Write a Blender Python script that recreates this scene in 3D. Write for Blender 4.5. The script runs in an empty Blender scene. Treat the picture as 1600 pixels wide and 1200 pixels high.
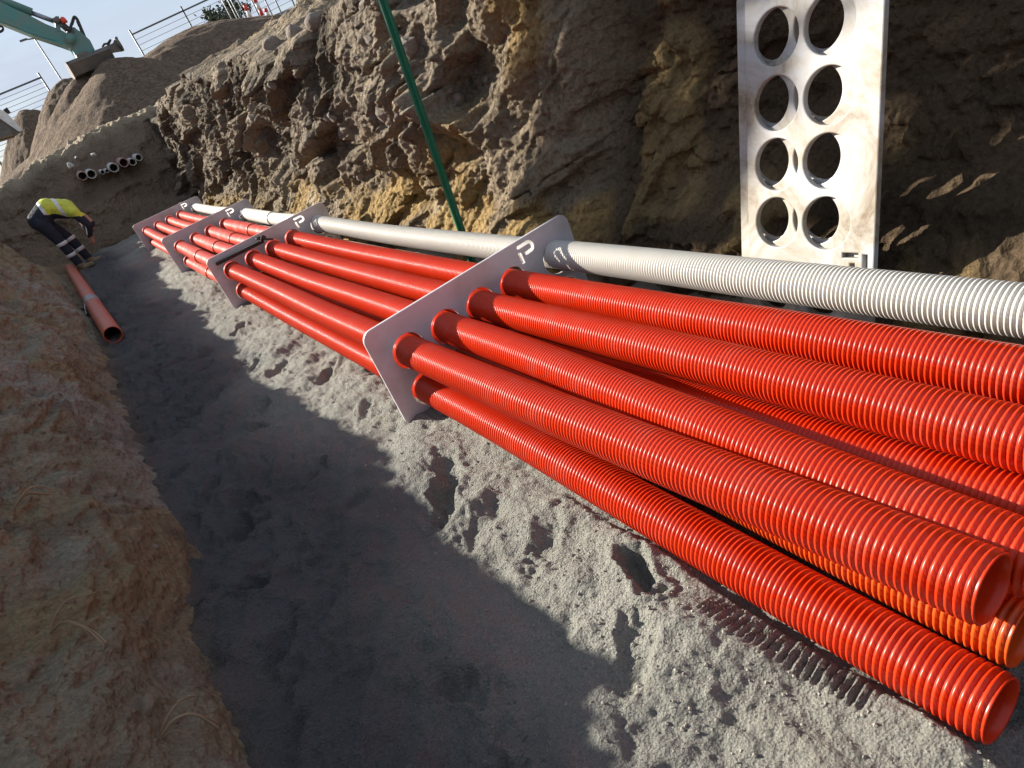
import bpy, bmesh, math, random
import numpy as np
from mathutils import Matrix, Vector

rnd = random.Random(7)
rng = np.random.default_rng(7)
S = 1.3                      # metres per survey unit (unit = camera height above the trench floor)
scene = bpy.context.scene
COL = scene.collection

# ------------------------------------------------------------------ camera
FPX = 1056.0
def nrm(v):
    v = np.array(v, float); return v / np.linalg.norm(v)
AY = nrm((-715, -305, FPX)); AD = nrm((784, 1818, FPX)); AD = nrm(AD - AY * AD.dot(AY))
AZ = -AD; AX = np.cross(AY, AZ)
if AX[0] < 0: AX = -AX
VM = np.array([AX, AY, AZ])
def at(px, py, y):           # point of the place seen at a photo pixel, on the cross-section at distance y
    r = VM @ nrm((px - 800, py - 600, FPX)); r = r * (y / r[1]); r[2] += 1.0
    return r
cam_d = bpy.data.cameras.new('camera'); cam = bpy.data.objects.new('camera', cam_d); COL.objects.link(cam)
cam_d.sensor_width = 36; cam_d.lens = FPX / 1600 * 36; cam_d.clip_start = 0.03; cam_d.clip_end = 3000
R, Dn, Fw = VM[:, 0], VM[:, 1], VM[:, 2]
m = Matrix.Identity(4)
for i in range(3):
    m[i][0] = R[i]; m[i][1] = -Dn[i]; m[i][2] = -Fw[i]
m[2][3] = 1.0 * S
cam.matrix_world = m
scene.camera = cam

# ------------------------------------------------------------------ light
TRAVEL = nrm((0.50, -0.745, -0.44))
SUNV = -TRAVEL
EL = math.asin(SUNV[2]); AZI = math.atan2(SUNV[0], SUNV[1])
sun_d = bpy.data.lights.new('sun', 'SUN'); sun = bpy.data.objects.new('sun', sun_d); COL.objects.link(sun)
sun_d.energy = 5.0; sun_d.angle = math.radians(0.5); sun_d.color = (1.0, 0.93, 0.82)
sun.rotation_euler = Vector(TRAVEL).to_track_quat('-Z', 'Y').to_euler()
sun.location = (-20, 30, 20)
world = bpy.data.worlds.new('World'); scene.world = world; world.use_nodes = True
wn = world.node_tree; wn.nodes.clear()
wo = wn.nodes.new('ShaderNodeOutputWorld'); bg = wn.nodes.new('ShaderNodeBackground')
sky = wn.nodes.new('ShaderNodeTexSky'); sky.sky_type = 'NISHITA'; sky.sun_disc = False
sky.sun_elevation = EL; sky.sun_rotation = AZI % (2 * math.pi)
sky.air_density = 1.0; sky.dust_density = 0.6; sky.ozone_density = 1.2
tc = wn.nodes.new('ShaderNodeTexCoord'); mp = wn.nodes.new('ShaderNodeMapping')
mp.inputs['Scale'].default_value = (1.6, 1.6, 9.0); mp.inputs['Rotation'].default_value = (0.25, 0.3, 0.4)
cn = wn.nodes.new('ShaderNodeTexNoise'); cn.inputs['Scale'].default_value = 1.7; cn.inputs['Detail'].default_value = 7
cn.inputs['Roughness'].default_value = 0.55
cr = wn.nodes.new('ShaderNodeValToRGB'); cr.color_ramp.elements[0].position = 0.22; cr.color_ramp.elements[1].position = 0.58
cr.color_ramp.elements[1].color = (0.9, 0.9, 0.9, 1)
mx = wn.nodes.new('ShaderNodeMix'); mx.data_type = 'RGBA'
mx.inputs[7].default_value = (4.7, 5.25, 6.4, 1)
L = wn.links.new
L(tc.outputs['Generated'], mp.inputs['Vector']); L(mp.outputs[0], cn.inputs['Vector']); L(cn.outputs[0], cr.inputs[0])
L(cr.outputs[0], mx.inputs[0]); L(sky.outputs[0], mx.inputs[6]); L(mx.outputs[2], bg.inputs[0]); L(bg.outputs[0], wo.inputs[0])
bg.inputs[1].default_value = 0.05
vs = scene.view_settings
vs.view_transform = 'Standard'; vs.look = 'None'; vs.exposure = 1.35; vs.gamma = 1.0; vs.use_curve_mapping = False

cy = scene.cycles
cy.max_bounces = 5; cy.diffuse_bounces = 3; cy.glossy_bounces = 2; cy.transmission_bounces = 1; cy.caustics_reflective = False; cy.caustics_refractive = False

# ------------------------------------------------------------------ noise
def h2(ix, iy, s):
    n = (ix.astype(np.int64) * 374761393 + iy.astype(np.int64) * 668265263 + s * 974634777) & 0xffffffff
    n = ((n ^ (n >> 13)) * 1274126177) & 0xffffffff
    n = n ^ (n >> 16)
    return (n & 0xffffff) / float(0x1000000)
def vn(x, y, s=0):
    xi = np.floor(x); yi = np.floor(y); fx = x - xi; fy = y - yi
    fx = fx * fx * fx * (fx * (fx * 6 - 15) + 10); fy = fy * fy * fy * (fy * (fy * 6 - 15) + 10)
    a = h2(xi, yi, s); b = h2(xi + 1, yi, s); c = h2(xi, yi + 1, s); d = h2(xi + 1, yi + 1, s)
    return (a + (b - a) * fx) * (1 - fy) + (c + (d - c) * fx) * fy
def fbm(x, y, o=5, s=0, g=0.5):
    t = 0; a = 1; tot = 0
    for k in range(o):
        t = t + a * (vn(x * 2 ** k + 17.3 * k, y * 2 ** k - 9.1 * k, s + k) - 0.5); tot += a; a *= g
    return t / tot * 2
def ridged(x, y, o=4, s=0):
    t = 0; a = 1; tot = 0
    for k in range(o):
        t = t + a * (1 - np.abs(2 * vn(x * 2 ** k + 5.7 * k, y * 2 ** k, s + k) - 1)); tot += a; a *= 0.5
    return t / tot
def worley(x, y, s=0):
    xi = np.floor(x); yi = np.floor(y)
    f1 = np.full(x.shape, 9.0); f2 = np.full(x.shape, 9.0); cid = np.zeros(x.shape)
    for dx in (-1, 0, 1):
        for dy in (-1, 0, 1):
            cx = xi + dx; cy = yi + dy
            px = cx + h2(cx, cy, s); py = cy + h2(cx, cy, s + 50)
            d = np.hypot(px - x, py - y); k = d < f1
            f2 = np.where(k, f1, np.minimum(f2, d)); cid = np.where(k, h2(cx, cy, s + 99), cid); f1 = np.where(k, d, f1)
    return f1, f2, cid
def sstep(a, b, x):
    t = np.clip((x - a) / (b - a), 0, 1); return t * t * (3 - 2 * t)

# ------------------------------------------------------------------ materials
def mat(name):
    mm = bpy.data.materials.new(name); mm.use_nodes = True
    nt = mm.node_tree; b = nt.nodes['Principled BSDF']; return mm, nt, b
def add_bump(nt, b, scale, strength, dist=0.02, detail=6, kind='noise', stretch=None, prev=None):
    co = nt.nodes.new('ShaderNodeTexCoord')
    if kind == 'noise':
        n = nt.nodes.new('ShaderNodeTexNoise'); n.inputs['Detail'].default_value = detail; n.inputs['Roughness'].default_value = 0.65
    else:
        n = nt.nodes.new('ShaderNodeTexVoronoi')
    n.inputs['Scale'].default_value = scale
    if stretch:
        mpn = nt.nodes.new('ShaderNodeMapping'); mpn.inputs['Scale'].default_value = stretch
        nt.links.new(co.outputs['Object'], mpn.inputs[0]); nt.links.new(mpn.outputs[0], n.inputs['Vector'])
    else:
        nt.links.new(co.outputs['Object'], n.inputs['Vector'])
    bp = nt.nodes.new('ShaderNodeBump'); bp.inputs['Strength'].default_value = strength; bp.inputs['Distance'].default_value = dist
    nt.links.new(n.outputs[0], bp.inputs['Height'])
    if prev: nt.links.new(prev.outputs[0], bp.inputs['Normal'])
    nt.links.new(bp.outputs[0], b.inputs['Normal'])
    return bp
def col_noise(nt, b, c1, c2, scale, detail=5, lo=0.35, hi=0.65, stretch=None):
    co = nt.nodes.new('ShaderNodeTexCoord'); n = nt.nodes.new('ShaderNodeTexNoise')
    n.inputs['Scale'].default_value = scale; n.inputs['Detail'].default_value = detail; n.inputs['Roughness'].default_value = 0.6
    if stretch:
        mpn = nt.nodes.new('ShaderNodeMapping'); mpn.inputs['Scale'].default_value = stretch
        nt.links.new(co.outputs['Object'], mpn.inputs[0]); nt.links.new(mpn.outputs[0], n.inputs['Vector'])
    else:
        nt.links.new(co.outputs['Object'], n.inputs['Vector'])
    r = nt.nodes.new('ShaderNodeValToRGB'); r.color_ramp.elements[0].position = lo; r.color_ramp.elements[1].position = hi
    r.color_ramp.elements[0].color = (*c1, 1); r.color_ramp.elements[1].color = (*c2, 1)
    nt.links.new(n.outputs[0], r.inputs[0]); nt.links.new(r.outputs[0], b.inputs['Base Color'])
    return r
def plain(name, c, rough=0.6, c2=None, scale=8, metal=0.0, bump=0.0, bscale=60, lo=.35, hi=.65):
    mm, nt, b = mat(name)
    c2 = c2 or tuple(v * 0.8 for v in c)
    col_noise(nt, b, c, c2, scale, lo=lo, hi=hi)
    b.inputs['Roughness'].default_value = rough; b.inputs['Metallic'].default_value = metal
    if bump: add_bump(nt, b, bscale, bump)
    return mm
def soil_mat(name, b1=(40, .5, .03), b2=(220, .4, .008), rough=0.95, speck=0.0, spscale=150, crumb=None):
    """earth: colour from the soil layer attribute times fine speckle, relief from two bump scales"""
    mm, nt, b = mat(name)
    at_ = nt.nodes.new('ShaderNodeVertexColor'); at_.layer_name = 'soil'
    co = nt.nodes.new('ShaderNodeTexCoord')
    n = nt.nodes.new('ShaderNodeTexNoise'); n.inputs['Scale'].default_value = spscale; n.inputs['Detail'].default_value = 8; n.inputs['Roughness'].default_value = .75
    nt.links.new(co.outputs['Object'], n.inputs['Vector'])
    r = nt.nodes.new('ShaderNodeValToRGB'); r.color_ramp.elements[0].position = .3; r.color_ramp.elements[1].position = .7
    r.color_ramp.elements[0].color = (1 - speck,) * 3 + (1,); r.color_ramp.elements[1].color = (1 + speck * .7,) * 3 + (1,)
    nt.links.new(n.outputs[0], r.inputs[0])
    mu = nt.nodes.new('ShaderNodeMix'); mu.data_type = 'RGBA'; mu.blend_type = 'MULTIPLY'; mu.inputs[0].default_value = 1
    nt.links.new(at_.outputs[0], mu.inputs[6]); nt.links.new(r.outputs[0], mu.inputs[7]); nt.links.new(mu.outputs[2], b.inputs['Base Color'])
    b.inputs['Roughness'].default_value = rough; b.inputs['Specular IOR Level'].default_value = 0.15
    p = add_bump(nt, b, b1[0], b1[1], b1[2])
    p = add_bump(nt, b, b2[0], b2[1], b2[2], prev=p)
    if crumb: add_bump(nt, b, crumb[0], crumb[1], crumb[2], kind='voronoi', prev=p)
    return mm
M_sand = soil_mat('sand', (100, .85, .022), (250, 1.0, .012), speck=.40, spscale=240, crumb=(150, .5, .009))
M_wall = soil_mat('trench_earth', (26, .8, .05), (120, .9, .018), speck=.42, spscale=60, crumb=(24, .7, .035))
M_bank = soil_mat('bank_earth', (30, .9, .05), (140, .9, .016), speck=.32, spscale=70, crumb=(38, .6, .025))
M_gravel = soil_mat('gravel', (14, .7, .08), (60, .8, .04), speck=.7, spscale=12, crumb=(28, .5, .03))
M_ground = plain('dry_ground', (.27, .21, .15), .95, (.20, .16, .11), 3, bump=.5, bscale=12)
M_stone = plain('wall_stone', (.30, .25, .20), .95, (.17, .14, .115), 9, bump=.7, bscale=25)
M_clod = plain('sand_clod', (.33, .315, .27), .95, (.24, .23, .2), 30, bump=.4, bscale=90)
M_concrete = plain('concrete', (.45, .42, .37), .9, (.33, .3, .27), 10, bump=.3)
def pipe_mat(name, c, c2, dust, rough):
    mm, nt, b = mat(name)
    r = col_noise(nt, b, c, c2, 1.2, lo=.3, hi=.7, stretch=(6, 1, 6))
    co = nt.nodes.new('ShaderNodeTexCoord'); n = nt.nodes.new('ShaderNodeTexNoise'); n.inputs['Scale'].default_value = 9; n.inputs['Detail'].default_value = 9; n.inputs['Roughness'].default_value = .7
    nt.links.new(co.outputs['Object'], n.inputs['Vector'])
    rr = nt.nodes.new('ShaderNodeValToRGB'); rr.color_ramp.elements[0].position = .50; rr.color_ramp.elements[1].position = .78
    rr.color_ramp.elements[0].color = (0, 0, 0, 1); rr.color_ramp.elements[1].color = (dust, dust, dust, 1)
    nt.links.new(n.outputs[0], rr.inputs[0])
    mu = nt.nodes.new('ShaderNodeMix'); mu.data_type = 'RGBA'; mu.inputs[7].default_value = (.42, .36, .29, 1)
    nt.links.new(rr.outputs[0], mu.inputs[0]); nt.links.new(r.outputs[0], mu.inputs[6]); nt.links.new(mu.outputs[2], b.inputs['Base Color'])
    ml = nt.nodes.new('ShaderNodeMath'); ml.operation = 'MULTIPLY_ADD'; ml.inputs[1].default_value = .5; ml.inputs[2].default_value = rough
    nt.links.new(rr.outputs[0], ml.inputs[0]); nt.links.new(ml.outputs[0], b.inputs['Roughness'])
    b.inputs['Specular IOR Level'].default_value = .32
    return mm
M_red = pipe_mat('red_conduit', (.58, .033, .005), (.51, .027, .004), .10, .31)
M_orange = pipe_mat('orange_conduit', (.58, .078, .010), (.52, .062, .010), .14, .3)
M_reddust = pipe_mat('dusty_red_conduit', (.48, .038, .016), (.42, .032, .014), .30, .33)
M_white = pipe_mat('white_conduit', (.58, .56, .51), (.53, .51, .46), .35, .40)
M_terra = pipe_mat('terracotta_conduit', (.44, .10, .05), (.38, .085, .045), .5, .5)
def plate_mat():
    mm, nt, b = mat('spacer_plastic')
    r = col_noise(nt, b, (.55, .52, .54), (.34, .30, .26), 4, detail=9, lo=.46, hi=.82)
    b.inputs['Roughness'].default_value = .45
    add_bump(nt, b, 300, .06, .003)
    return mm
M_plate = plate_mat()
def panel_mat():
    mm, nt, b = mat('white_panel_plastic')
    co = nt.nodes.new('ShaderNodeTexCoord')
    n = nt.nodes.new('ShaderNodeTexNoise'); n.inputs['Scale'].default_value = 5; n.inputs['Detail'].default_value = 9; n.inputs['Roughness'].default_value = .72; n.inputs['Distortion'].default_value = .7
    nt.links.new(co.outputs['Object'], n.inputs['Vector'])
    r = nt.nodes.new('ShaderNodeValToRGB')
    r.color_ramp.elements[0].position = .40; r.color_ramp.elements[0].color = (.40, .40, .405, 1)
    r.color_ramp.elements[1].position = .66; r.color_ramp.elements[1].color = (.17, .12, .07, 1)
    e = r.color_ramp.elements.new(.53); e.color = (.32, .29, .24, 1)
    nt.links.new(n.outputs[0], r.inputs[0]); nt.links.new(r.outputs[0], b.inputs['Base Color'])
    b.inputs['Roughness'].default_value = .5
    return mm
M_panel = panel_mat()
M_black = plain('black_timber', (.03, .028, .026), .7, (.015, .014, .013), 20)
M_green = plain('green_paint', (.016, .15, .075), .4, (.014, .12, .06), 14)
M_tape = plain('silver_tape', (.45, .46, .48), .35, (.15, .15, .16), 40, metal=.3)
M_teal = plain('teal_paint', (.075, .23, .215), .5, (.16, .20, .17), 2.2, lo=.42, hi=.68)
M_steel = plain('worn_steel', (.10, .095, .092), .6, (.17, .14, .11), 4, metal=.2)
M_dark = plain('dark_rubber', (.025, .025, .028), .6)
M_chrome = plain('ram_chrome', (.32, .33, .38), .3, metal=.6)
M_beacon = plain('beacon_red', (.8, .06, .02), .3)
M_galv = plain('galvanised', (.10, .12, .13), .5, (.07, .085, .09), 5, metal=.2)
M_bwall = plain('far_cladding', (.30, .32, .36), .7, (.26, .28, .32), 1)
M_rwhite = plain('white_band', (.75, .74, .7), .5)
M_rred = plain('red_band', (.6, .05, .04), .5)
M_leaf = plain('far_leaf', (.035, .055, .03), .8, (.055, .075, .04), 3)
M_bark = plain('bark', (.09, .07, .05), .9)
M_navy = plain('navy_drill', (.022, .026, .042), .9, (.015, .018, .03), 12, bump=.3, bscale=25)
M_hivis = plain('hi_vis_yellow', (.62, .66, .06), .7, (.5, .52, .05), 10, bump=.25, bscale=20)
M_reflect = plain('reflective_tape', (.72, .72, .70), .4)
M_skin = plain('skin', (.45, .26, .18), .6)
M_boot = plain('tan_boot', (.30, .22, .13), .8, (.2, .15, .1), 14)
M_straw = plain('dry_root', (.30, .22, .13), .9)
M_grass = plain('dry_grass', (.10, .12, .04), .9)

# ------------------------------------------------------------------ builders (all coordinates in survey units)
def tag(o, label, cat, group=None):
    o['label'] = label; o['category'] = cat
    if group: o['group'] = group
    return o
def thing(name, loc, label, cat, group=None):
    o = bpy.data.objects.new(name, None); COL.objects.link(o); o.empty_display_size = .1
    o.location = [c * S for c in loc]
    return tag(o, label, cat, group)
def link(name, me, material, parent=None, offset=(0, 0, 0)):
    o = bpy.data.objects.new(name, me); COL.objects.link(o)
    if material is not None and not me.materials: me.materials.append(material)
    if parent is not None: o.parent = parent
    return o
def origin_of(parent):
    v = np.zeros(3); p = parent
    while p is not None:
        v += np.array(p.location) / S; p = p.parent
    return v
def quad_mesh(name, V, F, smooth=True):
    V = np.asarray(V, np.float32) * S; F = np.asarray(F, np.int32)
    me = bpy.data.meshes.new(name)
    k = F.shape[1]
    me.vertices.add(len(V)); me.vertices.foreach_set('co', V.ravel())
    me.loops.add(F.size); me.loops.foreach_set('vertex_index', F.ravel())
    me.polygons.add(len(F)); me.polygons.foreach_set('loop_start', np.arange(0, F.size, k, dtype=np.int32))
    me.polygons.foreach_set('use_smooth', np.full(len(F), smooth, bool))
    me.update(calc_edges=True); me.validate()
    return me
def grid_faces(a, b, wrap=False):
    i, j = np.meshgrid(np.arange(a - 1), np.arange(b if wrap else b - 1), indexing='ij')
    j2 = (j + 1) % b
    return np.stack([i * b + j, i * b + j2, (i + 1) * b + j2, (i + 1) * b + j], -1).reshape(-1, 4)
def grid_obj(name, P, material, soil=None, parent=None, flip=False):
    a, b, _ = P.shape
    F = grid_faces(a, b)
    if flip: F = F[:, ::-1]
    me = quad_mesh(name, P.reshape(-1, 3) - (origin_of(parent) if parent else 0), F)
    if soil is not None:
        ca = me.color_attributes.new('soil', 'FLOAT_COLOR', 'POINT')
        c = np.ones((a * b, 4), np.float32); c[:, :3] = soil.reshape(-1, 3)
        ca.data.foreach_set('color', c.ravel())
    return link(name, me, material, parent)
def tube(name, C, Rd, material, parent=None, seg=24, frame=None, smooth=True):
    """surface swept along centres C with radii Rd; C may double back (rim and inner wall of a pipe)"""
    C = np.asarray(C, float); Rd = np.asarray(Rd, float); n = len(C)
    if frame is None:
        d = nrm(C[np.argmax(np.linalg.norm(C - C[0], axis=1))] - C[0]); up = np.array([0, 0, 1.0]) if abs(d[2]) < .9 else np.array([1.0, 0, 0])
        u = nrm(np.cross(d, up)); w = nrm(np.cross(u, d))
    else: u, w = frame
    t = np.linspace(0, 2 * np.pi, seg, endpoint=False)
    ring = np.cos(t)[:, None] * u + np.sin(t)[:, None] * w
    V = C[:, None, :] + Rd[:, None, None] * ring[None]
    me = quad_mesh(name, V.reshape(-1, 3) - (origin_of(parent) if parent else 0), grid_faces(n, seg, True), smooth)
    return link(name, me, material, parent)
def rod(name, p, q, r, material, parent=None, seg=10, r2=None):
    r2 = r if r2 is None else r2
    p = np.array(p, float); q = np.array(q, float)
    return tube(name, [p, p, q, q], [1e-4, r, r2, 1e-4], material, parent, seg, smooth=False if seg < 7 else True)
def rope(name, pts, r, material, parent=None, seg=8, n=24):
    pts = np.array(pts, float); t = np.linspace(0, len(pts) - 1, n)
    C = np.stack([catmull(pts[:, k], t) for k in range(3)], -1)
    V = []; u = None
    for i in range(n):
        d = nrm(C[min(i + 1, n - 1)] - C[max(i - 1, 0)])
        if u is None: u = nrm(np.cross(d, (0.3, 0.2, 1)))
        u = nrm(u - d * u.dot(d)); w = np.cross(d, u)
        a = np.linspace(0, 2 * np.pi, seg, endpoint=False)
        V.append(C[i] + r * (np.cos(a)[:, None] * u + np.sin(a)[:, None] * w))
    me = quad_mesh(name, np.concatenate(V) - (origin_of(parent) if parent else 0), grid_faces(n, seg, True))
    return link(name, me, material, parent)
def catmull(v, t):
    n = len(v); i = np.clip(np.floor(t).astype(int), 0, n - 2); f = t - i
    p0 = v[np.clip(i - 1, 0, n - 1)]; p1 = v[i]; p2 = v[i + 1]; p3 = v[np.clip(i + 2, 0, n - 1)]
    return .5 * (2 * p1 + (p2 - p0) * f + (2 * p0 - 5 * p1 + 4 * p2 - p3) * f ** 2 + (3 * p1 - p0 - 3 * p2 + p3) * f ** 3)
def bm_obj(name, bm, material, parent=None, bevel=0.0, smooth=False):
    o_ = origin_of(parent) if parent else np.zeros(3)
    if bevel:
        bmesh.ops.bevel(bm, geom=[e for e in bm.edges], offset=bevel, segments=2, affect='EDGES', profile=.6)
    for v in bm.verts: v.co = Vector([(v.co[k] - o_[k]) * S for k in range(3)])
    bmesh.ops.recalc_face_normals(bm, faces=bm.faces)
    me = bpy.data.meshes.new(name); bm.to_mesh(me); bm.free()
    for p in me.polygons: p.use_smooth = smooth
    return link(name, me, material, parent)
def prism(name, poly, vec, material, parent=None, bevel=0.0):
    """polygon (3D points) extruded along vec"""
    bm = bmesh.new(); vec = np.array(vec, float)
    a = [bm.verts.new(tuple(np.array(p) - vec / 2)) for p in poly]; b = [bm.verts.new(tuple(np.array(p) + vec / 2)) for p in poly]
    bm.faces.new(a); bm.faces.new(b[::-1]); n = len(poly)
    for i in range(n): bm.faces.new((a[i], b[i], b[(i + 1) % n], a[(i + 1) % n]))
    return bm_obj(name, bm, material, parent, bevel)
def box(name, c, d, material, parent=None, bevel=0.0, axes=None):
    c = np.array(c, float)
    ax = np.eye(3) if axes is None else np.array(axes, float)
    poly = [c + ax[0] * sx * d[0] / 2 + ax[2] * sz * d[2] / 2 for sx, sz in ((-1, -1), (1, -1), (1, 1), (-1, 1))]
    return prism(name, poly, ax[1] * d[1], material, parent, bevel)
def rock_mesh(name, seed, sub=2, flat=.75, amp=.22):
    bm = bmesh.new(); bmesh.ops.create_icosphere(bm, subdivisions=sub, radius=1)
    r = random.Random(seed)
    dirs = [(nrm((r.gauss(0, 1), r.gauss(0, 1), r.gauss(0, 1))), r.uniform(.55, .95)) for _ in range(9)]
    for v in bm.verts:
        p = np.array(v.co); k = 1.0
        for d, lim in dirs:
            q = p.dot(d)
            if q > lim: p = p - d * (q - lim) * .9
        p = p * (1 + amp * (r.random() - .5) * .5); p[2] *= flat
        v.co = p
    me = bpy.data.meshes.new(name); bm.to_mesh(me); bm.free()
    return me
def structure(o): o['kind'] = 'structure'; return o

# ------------------------------------------------------------------ the setting: trench floor
ROWS_X = [.563, .706, .845, .984, 1.172]        # hole columns of the spacers
Z1, Z2 = .222, .083                              # hole rows
def foot(X, Y, x, y, a, l, w, depth):
    c, s = math.cos(a), math.sin(a); u = ((X - x) * c + (Y - y) * s) / l; v = (-(X - x) * s + (Y - y) * c) / w
    near = (np.abs(u) < 2.2) & (np.abs(v) < 2.6)
    out = np.zeros(X.shape)
    if not near.any(): return out
    u, v, xx, yy = u[near], v[near], X[near], Y[near]
    waist = 1 - .25 * np.exp(-((u + .1) / .3) ** 2)
    d = np.sqrt(u * u + (v / waist) ** 2) + .38 * fbm(xx * 22, yy * 22, 4, 300) + .2 * fbm(xx * 70, yy * 70, 2, 301)
    out[near] = -depth * (1 - sstep(.30, 1.02, d)) * (1 + .4 * fbm(xx * 30, yy * 30, 3, 302)) + .16 * depth * np.exp(-((d - 1.12) / .2) ** 2)
    return out
def floor_z(X, Y, fine=True):
    z = .030 * fbm(X * 1.7, Y * 1.5, 4, 11) + .022 * fbm(X * 5 + Y * 1.5, Y * 3, 4, 12)
    z = z + .016 * ridged(X * 7 - Y * 3.0, Y * 3.2 + X * 3, 3, 14) - .008
    z = z + .02 * sstep(.1, .5, X) * (1 - sstep(1.3, 1.6, X))            # bedding heaped under the conduits
    fz = 0
    for (x, y, a, l, w, dp) in FEET: fz = fz + foot(X, Y, x, y, a, l, w, dp)
    z = z + fz
    # corrugated pipe imprint
    ax, ay, bx, by = .468, .66, .488, .40
    L2 = math.hypot(bx - ax, by - ay); ux, uy = (bx - ax) / L2, (by - ay) / L2
    u = (X - ax) * ux + (Y - ay) * uy; v = -(X - ax) * uy + (Y - ay) * ux
    msk = sstep(-.02, .01, u) * (1 - sstep(L2, L2 + .03, u)) * np.exp(-(v / .024) ** 4)
    z = z + msk * (-.004 - .0075 * np.cos(u / .0135 * 2 * np.pi))
    # the lowest conduit lies on the sand
    zb = np.interp(Y, [.2, .9, 1.4, 1.865], [.055, .067, .074, .078]) - .0485 - .002
    wb = (1 - sstep(.038, .058, np.abs(X - .556))) * (1 - sstep(1.7, 2.2, Y))
    z = z * (1 - wb) + np.minimum(z, zb) * wb
    # talus at both sides
    z = z + .10 * np.clip((-X - .20) / .5, 0, 2) ** 1.2 + .12 * np.clip((X - 1.33) / .4, 0, 2) ** 1.3
    if fine:
        z = z + .022 * sstep(.1, .3, X) * fbm(X * 7 + Y * 2, Y * 6, 3, 29) 
        g = .5 + .5 * vn(X * 4, Y * 4, 31)
        f1, f2, ci = worley(X * 42, Y * 42, 5)
        k1, k2, ck = worley(X * 85, Y * 85, 6)
        dry = sstep(.02, .3, X)
        z = z + .011 * (.35 + .65 * dry) * fbm(X * 15 + Y * 4, Y * 13, 3, 20) + .0055 * g * (.3 + .7 * dry) * fbm(X * 34, Y * 34, 4, 21, .66)
        z = z + dry * .0042 * fbm(X * 66, Y * 66, 3, 28, .7) * (1 - .0 * g) + dry * g * (.004 * (ci > .6) * np.clip(.5 - f1, 0, 1) + .003 * (ck > .5) * np.clip(.5 - k1, 0, 1))
        z = z + (1 - dry) * (.045 * fbm(X * 5 - Y * 2, Y * 4, 3, 30) + .042 * ridged(X * 8 - Y * 5, Y * 5 + X * 6, 4, 25) + .022 * fbm(X * 16 + 2 * fbm(X * 3, Y * 3, 2, 27), Y * 16, 4, 26, .6))
    return z
FEET = [(.452, .81, 1.15, .080, .036, .050), (.335, 1.42, 1.0, .11, .05, .040), (.40, 1.50, 1.2, .10, .05, .028),
        (.40, 1.06, .6, .10, .05, .018), (.434, 2.59, .9, .08, .04, .035), (.33, 2.97, .7, .08, .04, .035), (.287, 3.21, .9, .07, .035, .03),
        (.33, .70, .5, .09, .045, .018), (.35, 1.25, .5, .10, .045, .012), (.40, 2.1, .9, .07, .035, .02), (.36, 3.9, .8, .08, .04, .03)]
for _ in range(44):
    FEET.append((rnd.uniform(-.2, .22), rnd.uniform(.5, 7.5), rnd.uniform(.2, 2.2), rnd.uniform(.06, .1), rnd.uniform(.03, .045), rnd.uniform(.018, .034)))
ys = [-.8]
while ys[-1] < 13.4: ys.append(ys[-1] + .0029 * (max(ys[-1], .0) + .8) * (1.0 if ys[-1] > .15 else 4))
ys = np.array(ys); xs = np.linspace(-.75, 2.1, 470)
# finer columns where the bedding is in view
w_ = 1 + 1.6 * np.exp(-((np.linspace(-.75, 2.1, 2000) - .3) / .35) ** 2)
cw = np.cumsum(w_); cw = (cw - cw[0]) / (cw[-1] - cw[0]); xs = np.interp(np.linspace(0, 1, 410), cw, np.linspace(-.75, 2.1, 2000))
Yg, Xg = np.meshgrid(ys, xs, indexing='ij')
Zg = floor_z(Xg, Yg)
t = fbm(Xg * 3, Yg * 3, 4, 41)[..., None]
lit_side = sstep(-.02, .40, Xg + .2 * fbm(Xg * 1.2, Yg * 1.1, 4, 44))[..., None]     # shade put into the sand colour: darker left, paler lit side
soil = (np.array([.138, .136, .138]) * (1 - lit_side) + np.array([.335, .330, .292]) * lit_side) * (1 + .16 * t)
tb = sstep(-.22, -.42, Xg)[..., None]; soil = soil * (1 - tb) + np.array([.27, .19, .12]) * tb
tw = sstep(1.28, 1.40, Xg)[..., None]; soil = soil * (1 - tw) + np.array([.20, .145, .085]) * tw
och = sstep(.35, .6, fbm(Xg * 5, Yg * 5, 3, 77))[..., None]; soil = soil * (1 - .10 * och) + np.array([.30, .23, .15]) * .10 * och
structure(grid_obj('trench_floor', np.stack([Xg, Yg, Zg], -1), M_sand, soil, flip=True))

# loose grains and clods on the sand: nobody could count them
def scatter_clods(n):
    V0 = np.array([(1, 0, 0), (-1, 0, 0), (0, 1, 0), (0, -1, 0), (0, 0, 1), (0, 0, -1)], float)
    F0 = np.array([(0, 2, 4), (2, 1, 4), (1, 3, 4), (3, 0, 4), (2, 0, 5), (1, 2, 5), (3, 1, 5), (0, 3, 5)])
    x = rng.uniform(.18, .56, n); y = rng.uniform(.22, 1.0, n) ** 1.0 * rng.choice([1, 1, 2, 3.2], n)
    z = floor_z(x, y)
    r = .0010 + .0034 * rng.random(n) ** 7
    V = V0[None] * (r[:, None, None] * rng.uniform(.6, 1.3, (n, 6, 1))) + np.stack([x, y, z + r * .3], -1)[:, None, :]
    F = F0[None] + 6 * np.arange(n)[:, None, None]
    me = quad_mesh('sand_clods', V.reshape(-1, 3), F.reshape(-1, 3), False)
    o = link('sand_clods', me, M_clod); o['kind'] = 'stuff'; o['label'] = 'loose grey grains and small clods scattered on the sand'; o['category'] = 'clods'
scatter_clods(2600)

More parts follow.
